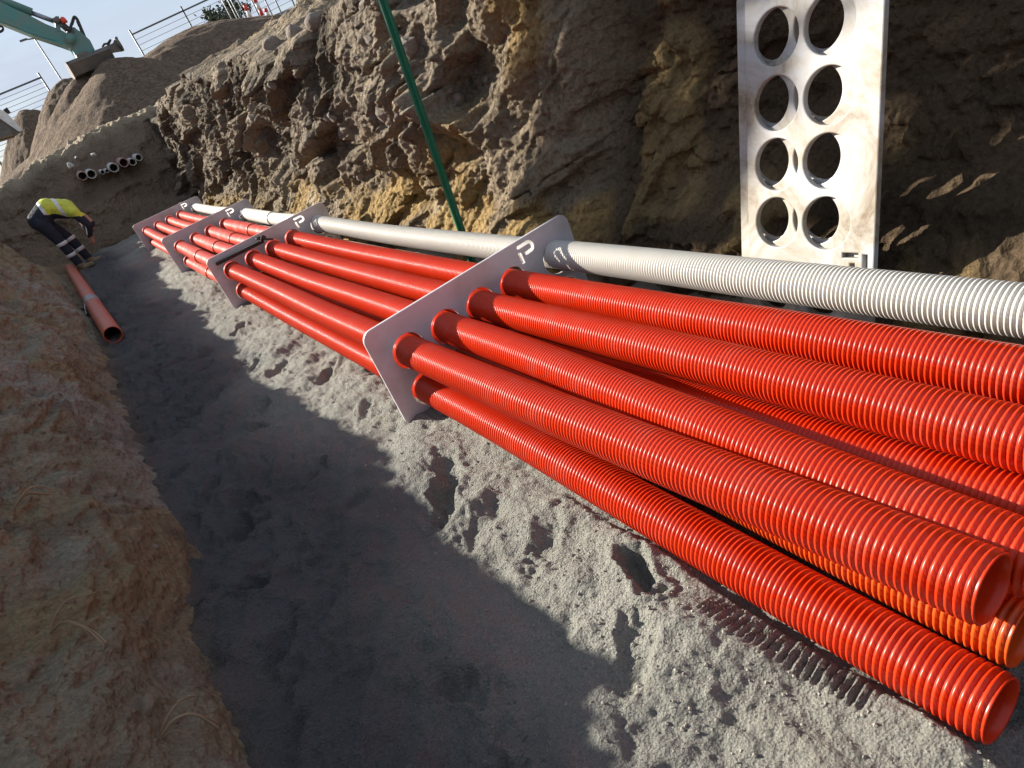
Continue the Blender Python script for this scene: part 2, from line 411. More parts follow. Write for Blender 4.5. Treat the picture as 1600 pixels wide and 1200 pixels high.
# ------------------------------------------------------------------ right trench wall
ysw = [-1.0]
while ysw[-1] < 13.6: ysw.append(ysw[-1] + .0023 * (max(ysw[-1], .2) + 1.2))
ysw = np.array(ysw)
NJ = 330
sj = np.linspace(0, 1, NJ)
Yw, Sw = np.meshgrid(ysw, sj, indexing='ij')
def rim_z(y):
    return 1.30 + .08 * np.sin(y * .8 + .5) + .10 * fbm(y * .9, y * 0 + 3, 3, 61) + .06 * fbm(y * 4, y * 0 + 8, 3, 62) + .12 * sstep(4.5, 8, y)
ZR = rim_z(Yw)
face = np.clip(Sw / .78, 0, 1); back = np.clip((Sw - .78) / .22, 0, 1)
Zw = -.12 + (ZR + .12) * face
base = 1.55 + .05 * fbm(Yw * .7, Yw * 0, 2, 63)
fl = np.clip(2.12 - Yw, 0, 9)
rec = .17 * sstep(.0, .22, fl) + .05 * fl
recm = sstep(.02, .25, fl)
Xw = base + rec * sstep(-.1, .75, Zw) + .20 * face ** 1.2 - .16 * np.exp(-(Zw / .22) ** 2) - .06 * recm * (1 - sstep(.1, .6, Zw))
rock = sstep(2.2, 3.0, Yw + .3 * fbm(Yw * 2, Zw * 2, 2, 64)) * sstep(.38, .85, Zw + .40 * fbm(Yw * 1.5, Zw * 2, 3, 65) + .05 * Yw)
q = Yw + .55 * Zw                                   # layers and bucket scars run down to the near side
wx = .30 * fbm(q * 2.2, Zw * 2.2, 4, 81); wy = .30 * fbm(q * 2.2 + 9, Zw * 2.2, 4, 82)
f1, f2, ci = worley((q + wx) * 1.9, (Zw + wy) * 3.1, 66)
g1, g2, cj = worley((q + wx) * 4.6, (Zw + wy * 1.3) * 6.0, 67)
k1, k2, ck = worley((q + wx * .7) * 12.0, (Zw + wy * .7) * 14, 68)
tilt1 = (vn((q + wx) * 1.9, (Zw + wy) * 3.1, 401) - .5); pat = sstep(-.15, .35, fbm(q * 1.4, Zw * 1.8, 3, 402))
lump = .33 * (ci - .4) * sstep(0, .16, f2 - f1) + .10 * tilt1 + .11 * (cj - .35) * sstep(0, .2, g2 - g1) * (.35 + .65 * pat) + .030 * (ck - .3) * sstep(0, .3, k2 - k1) * pat
lump = lump + .10 * (ridged(q * 3.1 + wx, Zw * 2.2 + wy, 4, 403) - .6) + .05 * fbm(q * 7, Zw * 8, 4, 404, .6)
clay = .05 * fbm(q * 5.5, Zw * 6.5, 5, 86, .62) + .07 * (cj - .4) * sstep(0, .15, g2 - g1) + .05 * fbm(q * 2.2, Zw * 1.3, 4, 69) + .055 * ridged(q * 2.6, Zw * .9, 4, 70) + .02 * fbm(q * 14, Zw * 6, 4, 71) + .03 * (cj - .4) * sstep(0, .3, g2 - g1) * sstep(.0, .5, fbm(q * 1.3, Zw * 2, 2, 79))
scr = .055 * fbm(Yw * 4.5, Zw * 6, 5, 87, .62) + .05 * (ck - .4) * sstep(0, .2, k2 - k1) * sstep(-.1, .4, fbm(Yw * 2, Zw * 2, 2, 88)) + .035 * fbm(Yw * 1.6, Zw * 3.0, 3, 72) + .020 * fbm(Yw * 1.2 + Zw * .3, Zw * 16, 3, 73) + .012 * fbm(Yw * 22, Zw * 22, 3, 74)
lumpn = sstep(.25, .6, fbm(Yw * 4, Zw * 4, 3, 75)) * .06
disp = rock * lump + (1 - rock) * (1 - recm) * clay + recm * (scr + lumpn * vn(Yw * 20, Zw * 20, 5))
disp = disp + .10 * fbm(q * 1.1, Zw * 1.0, 3, 76) * (1 - recm) + .034 * fbm(q * 11 + wx * 4, Zw * 13, 5, 78, .68) * (.5 + .5 * rock) * (1 - .5 * recm) + .016 * np.abs(fbm(q * 26, Zw * 30, 4, 85, .65))
disp = disp * (1 - .55 * sstep(.86, 1.0, face))
edge = np.exp(-(back / .12) ** 2)
Xw = Xw - disp * edge + back * 2.6
Zw2 = Zw + back * (.10 + .45 * sstep(3.2, 5.2, Yw) * (1 - sstep(7.2, 9.5, Yw))) + np.minimum(back * 3, 1) * (.12 * fbm(Yw * 3, back * 7, 5, 83, .6) + .04 * fbm(Yw * 14, back * 30, 3, 84))
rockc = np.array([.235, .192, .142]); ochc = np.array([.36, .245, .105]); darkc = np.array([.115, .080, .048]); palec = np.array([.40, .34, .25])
mixn = fbm(q * 2.5, Zw * 2.5, 4, 91)
oc = sstep(.0, .35, mixn + .55 * (1 - sstep(.15, .8, Zw)) - .15)[..., None]
soil = np.array([.26, .205, .14]) * (1 - oc) + ochc * oc
rk = rock[..., None]; soil = soil * (1 - rk) + rockc * (1 + .5 * (ci[..., None] - .5) - .45 * sstep(.55, .8, cj)[..., None]) * rk
pl = (sstep(.45, .6, fbm(q * 3.5, Zw * 3.5, 3, 92)) * (1 - rock))[..., None]; soil = soil * (1 - .6 * pl) + palec * .6 * pl
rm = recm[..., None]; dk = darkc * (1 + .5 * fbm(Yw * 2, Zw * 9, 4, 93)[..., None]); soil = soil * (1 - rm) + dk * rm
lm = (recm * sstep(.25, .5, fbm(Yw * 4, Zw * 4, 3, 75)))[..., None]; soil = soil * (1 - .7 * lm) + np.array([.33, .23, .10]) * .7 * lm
bk = back[..., None] ** .5; soil = soil * (1 - bk) + np.array([.36, .28, .18]) * bk
soil = soil * (1 + .25 * fbm(q * 9, Zw * 9, 4, 94)[..., None])
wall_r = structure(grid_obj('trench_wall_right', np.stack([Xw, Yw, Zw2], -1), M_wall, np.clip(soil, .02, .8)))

# stones set in the wall and along its rim
rocks = [rock_mesh('stone', k, 2) for k in range(7)]
for r_ in rocks: r_.materials.append(M_stone)
def put_stone(x, y, z, s, parent, name='stone'):
    o = bpy.data.objects.new(name, rocks[rnd.randrange(7)]); COL.objects.link(o); o.parent = parent
    o.location = (x * S, y * S, z * S); o.scale = [s * S * rnd.uniform(.75, 1.25) for _ in range(3)]
    o.rotation_euler = [rnd.uniform(0, 6.28) for _ in range(3)]
    return o
ny, nj = Yw.shape
cnt = 0
while cnt < 130:
    y = 2.3 + 7.5 * rnd.random() ** 1.3
    i = int(np.searchsorted(ysw, y)); j = rnd.randrange(int(NJ * .25), int(NJ * .84))
    if rock[i, j] < .35: continue
    s = .016 + .05 * rnd.random() ** 3
    put_stone(Xw[i, j] + .45 * s, ysw[i], Zw2[i, j], s, wall_r); cnt += 1

# ------------------------------------------------------------------ left bank
ysl = [-.9]
while ysl[-1] < 14: ysl.append(ysl[-1] + .0036 * (max(ysl[-1], .3) + 1.0))
ysl = np.array(ysl); NL = 300
Yl, Sl = np.meshgrid(ysl, np.linspace(0, 1, NL), indexing='ij')
sh_y = np.array([-1.5, .3, .57, .75, 1.0, 1.31, 1.6, 1.98, 2.4, 3.0, 4.0, 5.0, 6.0, 6.95, 7.6, 8.6, 9.4, 12])
sh_x = np.array([.20, .20, .20, .255, .25, .279, .31, .31, .25, .213, .27, .315, .27, .25, .55, 1.0, 1.35, 1.6])
fac = TRAVEL[0] / -TRAVEL[2]; fay = -TRAVEL[1] / -TRAVEL[2]
xr = -.95 - .55 * sstep(6.5, 10.5, Yl)
zr = 1.08
for _ in range(6): zr = np.clip((np.interp(Yl - fay * zr, sh_y, sh_x) - xr) / fac, .9, 1.75)
zr = zr + .055 * fbm(Yl * 2.6, Yl * 0 + 2, 3, 151) + .06 * fbm(Yl * 11, Yl * 0 + 5, 4, 152, .65)
toe = -.235 - .05 * sstep(2, 4, Yl) - .13 * sstep(5.5, 9, Yl) - .5 * sstep(9.5, 12, Yl) + .02 * fbm(Yl * 1.5, Yl * 0, 3, 101)
fa = np.clip(Sl / .7, 0, 1); bk_ = np.clip((Sl - .7) / .3, 0, 1)
zl = -.06 + (zr + .06) * fa
xl = toe + (xr - toe) * fa ** 1.12
u_ = Yl + .7 * zl
wx = .15 * fbm(u_ * 2, zl * 3, 3, 111); wy = .10 * fbm(u_ * 2 + 4, zl * 3, 3, 112)
f1, f2, ci = worley((u_ + wx) * 2.3, (zl + wy) * 5.0, 102)
g1, g2, cj = worley((u_ + wx) * 6.0, (zl + wy) * 11.0, 103)
dl = .045 * fbm(u_ * 1.2, zl * 2.2, 4, 104) + .045 * (ci - .4) * sstep(0, .2, f2 - f1) + .03 * (cj - .4) * sstep(0, .35, g2 - g1) * vn(u_ * 2, zl * 3, 9) * 1.6
dl = dl + .05 * ridged(u_ * 1.8 + wx * 2, zl * 5 + wy * 3, 4, 105) - .02 + .026 * fbm(u_ * 9 + wx * 3, zl * 17, 5, 106, .6) + .03 * sstep(.2, .6, fbm(u_ * 4, zl * 7, 3, 109)) * fbm(u_ * 13, zl * 30, 4, 110, .6) + .010 * np.abs(fbm(u_ * 38, zl * 50, 4, 107, .65)) + .05 * sstep(.35, .7, ridged(u_ * 1.3 + wx, zl * 6 + wy * 2, 2, 113)) * vn(u_ * 1.2, zl * 2, 114)
ef = np.exp(-(bk_ / .12) ** 2) * (.12 + .88 * sstep(0, .40, fa))
rimless = 1 - sstep(.82, 1.0, fa) * .75
xl = xl + dl * ef * rimless - bk_ * 2.2
zl2 = zl + dl * .45 * ef * rimless + bk_ * .03 * fbm(Yl * 2, bk_ * 6, 4, 108)
tan = np.array([.35, .300, .210]); och = np.array([.35, .270, .145]); gry = np.array([.37, .343, .28]); drk = np.array([.17, .135, .104])
n1 = sstep(-.1, .4, fbm(u_ * 1.5, zl * 2.2, 4, 121))[..., None]; n2 = sstep(.0, .4, fbm(u_ * 2.4, zl * 3, 4, 122))[..., None]; n3 = sstep(.15, .5, fbm(u_ * 5, zl * 8, 3, 123))[..., None]
soil = tan * (1 - n1) + gry * n1; soil = soil * (1 - .75 * n2) + och * .75 * n2; soil = soil * (1 - .5 * n3) + drk * .5 * n3
soil = soil * (1 + .2 * fbm(u_ * 14, zl * 14, 4, 124)[..., None])
bank = structure(grid_obj('trench_wall_left', np.stack([xl, Yl, zl2], -1), M_bank, np.clip(soil, .03, .8), flip=True))
# fallen clods along the toe and on the bank face
for k in range(70):
    y = .7 + 8 * rnd.random() ** 1.5; i = int(np.searchsorted(ysl, y)); j = int(NL * .7 * (.03 + .6 * rnd.random() ** 1.8))
    o = put_stone(xl[i, j], ysl[i], zl2[i, j], .008 + .028 * rnd.random() ** 3, bank, 'clod')
    if o.material_slots:
        o.material_slots[0].link = 'OBJECT'; o.material_slots[0].material = M_ground

# ------------------------------------------------------------------ end wall of the trench
xe = np.linspace(-2.6, 4.2, 330); NE = 170
Xe, Se = np.meshgrid(xe, np.linspace(0, 1, NE), indexing='ij')
fe = np.clip(Se / .72, 0, 1); be = np.clip((Se - .72) / .28, 0, 1)
rz = 1.22 + .28 * sstep(-1.0, 1.1, Xe) + .05 * fbm(Xe * 2.5, Xe * 0, 4, 131) + .03 * fbm(Xe * 9, Xe * 0, 3, 132)
Ze = -.08 + (rz + .08) * fe
Ye = 11.9 + .25 * sstep(0, 2, Xe) + 1.0 * fe ** 1.5 - .25 * np.exp(-(Ze / .25) ** 2)
de = .14 * fbm(Xe * 1.6, Ze * 1.6, 5, 133, .6) + .06 * fbm(Xe * 7, Ze * 7, 4, 134, .6) + .05 * np.exp(-((Ze - .62 - .1 * fbm(Xe, Xe * 0, 2, 138)) / .05) ** 2)
Ye = Ye - de * np.exp(-(be / .3) ** 2) + be * 1.6
Ze2 = Ze + (be > 0) * .05 * fbm(Xe * 7, be * 7, 4, 135) + sstep(.80, 1, fe) * (.07 * ridged(Xe * 6, be * 6 + fe * 4, 4, 136) + .08 * fbm(Xe * 5, be * 5 + fe * 6, 4, 139, .6))
soil = np.array([.215, .158, .112]) * (1 + .3 * fbm(Xe * 3, Ze * 4, 4, 137)[..., None])
rt = sstep(.88, 1, fe)[..., None]; soil = soil * (1 - rt) + np.array([.40, .33, .23]) * rt
structure(grid_obj('trench_wall_end', np.stack([Xe, Ye, Ze2], -1), M_wall, np.clip(soil, .02, .8)))

# ground beyond the trench, out to the horizon
def sheet(name, polys, material):
    V = [p for q_ in polys for p in q_]; F = [[4 * i + k for k in range(4)] for i in range(len(polys))]
    return structure(link(name, quad_mesh(name, V, F, False), material))
sheet('ground', [[(-900, 14.2, 1.17), (900, 14.2, 1.17), (900, 2400, 1.17), (-900, 2400, 1.17)],
                 [(-900, -400, 1.0), (-3.0, -400, 1.0), (-3.0, 14.2, 1.0), (-900, 14.2, 1.0)],
                 [(3.6, -400, 1.40), (900, -400, 1.40), (900, 14.19, 1.40), (3.6, 14.19, 1.40)]], M_ground)

# ------------------------------------------------------------------ gravel heaps
def heap(name, peak, base, rx, ry, label, seed, flat=.12, skew=0.0, group='gravel heaps behind the trench'):
    n = 115
    a, b_ = np.meshgrid(np.linspace(-1.1, 1.1, n), np.linspace(-1.1, 1.1, n), indexing='ij')
    th = np.arctan2(b_, a); d = np.hypot(a, b_) * (1 + .10 * fbm(np.cos(th) * 1.6 + 3, np.sin(th) * 1.6, 3, seed))
    z = 1 - np.sqrt(d * d + flat * flat) + flat * .6 + .035 * fbm(a * 3, b_ * 3, 4, seed + 3) + .012 * fbm(a * 22, b_ * 22, 3, seed + 5)
    H = peak[2] - base
    P = np.stack([peak[0] + a * rx + skew * (1 - z), peak[1] + b_ * ry, base + np.maximum(z, -.12) * H], -1)
    sp = fbm(a * 40, b_ * 40, 3, seed + 7)[..., None]
    soil = np.array([.19, .137, .095]) * (1 + .3 * sp)
    r = thing(name, (peak[0], peak[1], base), label, 'gravel heap', group)
    grid_obj('gravel_slope', P, M_gravel, np.clip(soil, .03, .6), r)
    return r
heap('gravel_heap', at(165, 84, 17.0), 1.20, 2.7, 2.21, 'large brown gravel heap directly below the excavator bucket', 201, .10)
heap('gravel_heap', at(290, 28, 18.6), 1.20, 5.2, 2.3, 'broad brown gravel heap under the fence, right of the excavator bucket', 211, .32)
heap('gravel_heap', at(90, 112, 19.6), 1.20, 1.9, 1.64, 'rounded gravel heap left of the bucket with sunlit left edge', 221, .22)
heap('gravel_heap', at(120, 112, 17.6), 1.20, 2.2, 1.56, 'lower gravel heap with sunlit flank between rounded and large heap', 226, .14)
heap('gravel_heap', at(28, 160, 21.0), 1.20, 1.5, 1.48, 'small low gravel heap at the far left edge', 231, .25)
heap('gravel_heap', at(400, 62, 13.6), 1.30, 1.9, 1.6, 'dark soil heap behind the rocky wall rim, below the barriers', 241, .3, group='spoil heaps')

# ------------------------------------------------------------------ spacers
def plate_mesh(name, w, hh, thick, holes, slots, corner, bev=.0025):
    cu = bpy.data.curves.new(name, 'CURVE'); cu.dimensions = '2D'; cu.fill_mode = 'BOTH'
    cu.extrude = (thick / 2 - bev) * S; cu.bevel_depth = bev * S; cu.bevel_resolution = 1; cu.offset = -bev * S
    def spl(pts):
        s = cu.splines.new('POLY'); s.points.add(len(pts) - 1); s.use_cyclic_u = True
        for i, p in enumerate(pts): s.points[i].co = (p[0] * S, p[1] * S, 0, 1)
    out = []
    for cx, cy, a0 in ((w - corner, corner, -90), (w - corner, hh - corner, 0), (corner, hh - corner, 90), (corner, corner, 180)):
        for k in range(9):
            a = math.radians(a0 + 90 * k / 8); out.append((cx + corner * math.cos(a), cy + corner * math.sin(a)))
    spl(out)
    for (x, y, r) in holes: spl([(x + r * math.cos(2 * math.pi * k / 56), y + r * math.sin(2 * math.pi * k / 56)) for k in range(56)])
    for s in slots: spl(s)
    ob = bpy.data.objects.new('tmp', cu); COL.objects.link(ob)
    dg = bpy.context.evaluated_depsgraph_get(); dg.update()
    me = bpy.data.meshes.new_from_object(ob.evaluated_get(dg)); me.name = name
    bpy.data.objects.remove(ob); bpy.data.curves.remove(cu)
    for p in me.polygons: p.use_smooth = False
    return me
def stroke(pts, wd):
    """outline of a thick poly-line with round ends"""
    pts = [np.array(p, float) for p in pts]; lft = []; rgt = []
    for i, p in enumerate(pts):
        d = nrm((pts[min(i + 1, len(pts) - 1)] - pts[max(i - 1, 0)])); n_ = np.array([-d[1], d[0]])
        lft.append(p + n_ * wd / 2); rgt.append(p - n_ * wd / 2)
    return [tuple(p) for p in lft + rgt[::-1]]
PX0, PW, PH = .447, .815, .345
holes = [(x - PX0, z, .0565) for x in ROWS_X for z in (Z1, Z2)]
def logo(ox, oy):
    arc = [(ox, oy), (ox + .040, oy + .001)] + [(ox + .044 + .0145 * math.sin(a), oy - .0145 + .0155 * math.cos(a)) for a in np.linspace(.25, 2.8, 8)] + [(ox + .022, oy - .031)]
    return [stroke(arc, .0115), stroke([(ox + .003, oy - .017), (ox + .004, oy - .056)], .0115)]
me_plate = plate_mesh('spacer_plate', PW, PH, .012, holes, logo(1.040 - PX0, .322), .035)
me_plate.materials.append(M_plate)
PLY = [1.865, 4.40, 6.50, 9.10]
names = ['lavender grey conduit spacer nearest the camera', 'grey conduit spacer second from the camera, with black bar across it',
         'lavender conduit spacer third from the camera', 'conduit spacer farthest from the camera, beside the worker']
for k, y in enumerate(PLY):
    o = bpy.data.objects.new('conduit_spacer', me_plate); COL.objects.link(o)
    o.matrix_world = Matrix.Translation((PX0 * S, y * S, -.004 * S)) @ Matrix.Rotation(math.radians((0, .8, -.6, .5)[k]), 4, 'Z') @ Matrix.Rotation(math.radians(90), 4, 'X')
    tag(o, names[k], 'spacer', 'conduit spacers')

# ------------------------------------------------------------------ conduits
PITCH = .0098
def conduit(label, cx, cz, near, ynear, body, far, seg, yfar=10.3, dx_far=0.0, ycor=4.35, Rp=.0485, sleeve=True):
    root = thing('conduit_pipe', (cx, ynear, cz - Rp), label, 'pipe', 'conduits laid through the spacers')
    ky = np.array([ynear, .9, 1.4, 1.865, 2.6, 3.3, 4.4, 5.5, 6.5, 7.8, 9.1, 10.6]); 
    jit = lambda a: rnd.uniform(-a, a)
    kx = np.array([near[0], cx + (near[0] - cx) * .45, cx + (near[0] - cx) * .1, cx, cx + jit(.004), cx + jit(.006), cx, cx + jit(.006), cx, cx + jit(.006), cx, cx + dx_far])
    kz = np.array([near[1], cz + (near[1] - cz) * .45 - .004, cz + (near[1] - cz) * .1 - .002, cz - .005, cz - .010, cz - .012, cz - .005, cz - .012, cz - .005, cz - .014, cz - .005, cz - .02])
    def path(y):
        y = np.asarray(y, float); tt = np.interp(y, ky, np.arange(len(ky)))
        return np.stack([catmull(kx, tt), y, catmull(kz, tt)], -1)
    fr = (np.array([1.0, 0, 0]), np.array([0, 0, 1.0]))
    # corrugated length, rim and smooth bore
    nr = int((ycor - ynear) / PITCH)
    k = np.arange(nr * 4 + 1); y = ynear + (k // 4 + np.array([0, .34, .50, .86])[k % 4]) * PITCH
    prof = np.array([.925, .925, 1.0, 1.0])[k % 4] * Rp
    y = y[::-1]; prof = prof[::-1]
    yb = np.array([ynear - .002, ynear - .0035, ynear - .002, ynear + .01, ynear + .5, ynear + 1.0]); rb = np.array([.965, .93, .87, .845, .845, .845]) * Rp
    Y_ = np.concatenate([y, yb]); C = path(Y_); C[:, 1] = Y_
    tube('corrugated_length', C, np.concatenate([prof, rb]), body, root, seg, fr)
    # smooth length behind
    ye = np.concatenate([np.linspace(ycor - .004, yfar, 60), [yfar + .002, yfar, yfar - .3]])
    re = np.concatenate([np.full(60, Rp * .985), [Rp * .93, Rp * .88, Rp * .88]])
    C = path(ye); C[:, 1] = ye
    tube('smooth_length', C, re, far, root, max(16, seg - 8), fr)
    if sleeve:
        y0, y1 = 5.5, 6.42
        ys_ = np.array([y0, y0, y0 + .012, y0 + .02, y1 - .012, y1, y1]); rs = np.array([.9, 1.10, 1.13, 1.07, 1.07, 1.10, .9]) * Rp
        C = path(ys_); C[:, 1] = ys_
        tube('joint_sleeve', C, rs, far, root, max(16, seg - 8), fr)
    for yp in PLY[1:]:
        ys_ = np.array([yp - .035, yp - .035, yp - .02, yp - .012, yp - .012]); C = path(ys_); C[:, 1] = ys_
        tube('collar', C, np.array([.95, 1.06, 1.10, 1.10, .95]) * Rp, far, root, max(16, seg - 8), fr)
    return root
X0, X1, X2, X3, X4 = ROWS_X
conduit('red corrugated conduit, front upper one ending at lower right with open mouth', X0, Z1, (.582, .240), .275, M_red, M_reddust, 30)
conduit('red corrugated conduit second from the front in the upper row, mouth half hidden', X1, Z1, (.668, .212), .262, M_red, M_reddust, 30)
conduit('red corrugated conduit in the middle of the upper row, running out of frame', X2, Z1, (.868, .235), -.55, M_red, M_reddust, 30)
conduit('red corrugated conduit beside the white conduit in the upper row', X3, Z1, (1.015, .236), -.55, M_red, M_reddust, 30)
conduit('white corrugated conduit on top, along the rocky trench wall', X4, Z1 + .012, (1.19, .235), -.55, M_white, M_white, 30, dx_far=.01)
conduit('lowest red corrugated conduit lying on the sand at the front', X0, Z2, (.552, .055), .255, M_red, M_reddust, 30)
conduit('orange corrugated conduit in the lower row under the two front ones', X1, Z2, (.640, .100), .268, M_orange, M_orange, 24)
conduit('red corrugated conduit in the lower row, showing between two upper ones', X2, Z2, (.795, .175), -.45, M_red, M_orange, 26, ycor=3.2)
conduit('red corrugated conduit in the lower row, deep in the shade', X3, Z2, (.93, .125), -.45, M_red, M_reddust, 18, ycor=3.0)
conduit('cream white conduit in the lower row beneath the white one', X4, Z2, (1.18, .083), -.3, M_white, M_white, 16, ycor=3.0)

# ------------------------------------------------------------------ stacked spare spacers leaning on the wall
me_thick = plate_mesh('spare_spacer', PW * 1.04, PH * 1.02, .018, [(h_[0] * 1.02, h_[1] + .006, .0625) for h_ in holes], logo(1.064 - PX0, .330), .03, .003)
me_thick.materials.append(M_panel)
me_rear = plate_mesh('spare_spacer', PW * 1.04, PH * 1.02, .018, [(h_[0] * 1.02, h_[1] + .006, .0625) for h_ in holes], [], .03, .003)
me_rear.materials.append(M_panel)
def lean(me, label, shift):
    o = bpy.data.objects.new('spare_spacer', me); COL.objects.link(o)
    bot = np.array([1.275, .862, .0]) + shift
    up = nrm((.30, .03, 1.0)); wd = nrm(np.array([.03, 1, 0])); wd = nrm(wd - up * wd.dot(up)); nn = np.cross(up, wd)
    # local x (plate width) runs down the lean, local y across
    X_, Y_ = -up, -wd; N_ = np.cross(X_, Y_)
    org = bot + up * PW * 1.04 + wd * PH * 1.02
    o.matrix_world = Matrix(((X_[0], Y_[0], N_[0], org[0] * S), (X_[1], Y_[1], N_[1], org[1] * S), (X_[2], Y_[2], N_[2], org[2] * S), (0, 0, 0, 1)))
    tag(o, label, 'spacer', 'spare spacers leaning on the wall')
lean(me_thick, 'dirty white spare spacer stood on end, front one facing the trench', np.array([0, -.016, .006]))
lean(me_rear, 'white spare spacer behind the front one, showing at its left edge', np.array([.0205, .024, .008]))
lean(me_rear, 'white spare spacer at the back of the leaning stack, hardly visible', np.array([.041, .020, .011]))

# ------------------------------------------------------------------ green post leaning on the wall
g = thing('green_post', (1.27, 2.66, .02), 'slim dark green post leaning against the rocky wall', 'post')
p0 = at(722, 364, 2.66); p1 = at(594, -12, 2.62)
d = nrm(p1 - p0); e1 = nrm(np.cross(d, (0, 1, 0))); e2 = np.cross(d, e1)
q0 = p0 - d * .17; q1 = p1 + d * .25
box('post_flange', (q0 + q1) / 2, (.034, .012, np.linalg.norm(q1 - q0)), M_green, g, .0015, axes=(e1, e2, d))
box('post_web', (q0 + q1) / 2 + e2 * .014, (.008, .018, np.linalg.norm(q1 - q0) - .01), M_green, g, .001, axes=(e1, e2, d))

# ------------------------------------------------------------------ black bar across the second spacer
b0 = np.array([.49, 4.36, .302]); b1 = np.array([.80, 4.34, .300])
g = thing('black_bar', tuple(b0), 'black timber bar lying across the red conduits at the second spacer', 'bar')
d = nrm(b1 - b0); e2 = nrm(np.cross((0, 0, 1), d)); e3 = np.cross(d, e2)
box('bar', (b0 + b1) / 2, (np.linalg.norm(b1 - b0), .03, .022), M_black, g, .003, axes=(d, e2, e3))
rope('tie', [b1 + (-.02, -.02, .0), b1 + (.0, -.03, .03), b1 + (.02, .0, .012), b1 + (.0, .03, .02), b1 + (-.03, .0, .026), b1 + (.045, -.05, -.01)], .006, M_black, g, 6, 30)

# ------------------------------------------------------------------ loose conduit on the floor
g = thing('loose_conduit', (-.225, 5.1, .0), 'loose terracotta conduit with taped joint on the trench floor', 'pipe')
A = np.array([-.222, 5.08, .088]); B = np.array([-.40, 10.6, .09]); d = nrm(B - A); Ln = np.linalg.norm(B - A)
tt = [Ln, Ln * .66, Ln * .33, .01, 0, -.004, 0, .02, .5, 1.2]; rr = [.058, .058, .058, .058, .057, .054, .051, .050, .050, .050]
tube('pipe_body', [A + d * t_ for t_ in tt], rr, M_terra, g, 32)
T = 1.62
for k in range(4):
    c0 = A + d * (T + .07 * k)
    tube('tape_wrap', [c0 + d * (.0), c0 + d * .0, c0 + d * .05, c0 + d * .055], [.055, .0595 + .0008 * k, .0595 + .001 * k, .055], M_tape, g, 24)
rope('tape_tail', [A + d * (T + .05) + (-.05, 0, .03), A + d * T + (-.07, -.02, .01), A + d * (T - .05) + (-.085, -.05, -.03)], .005, M_tape, g, 6, 12)

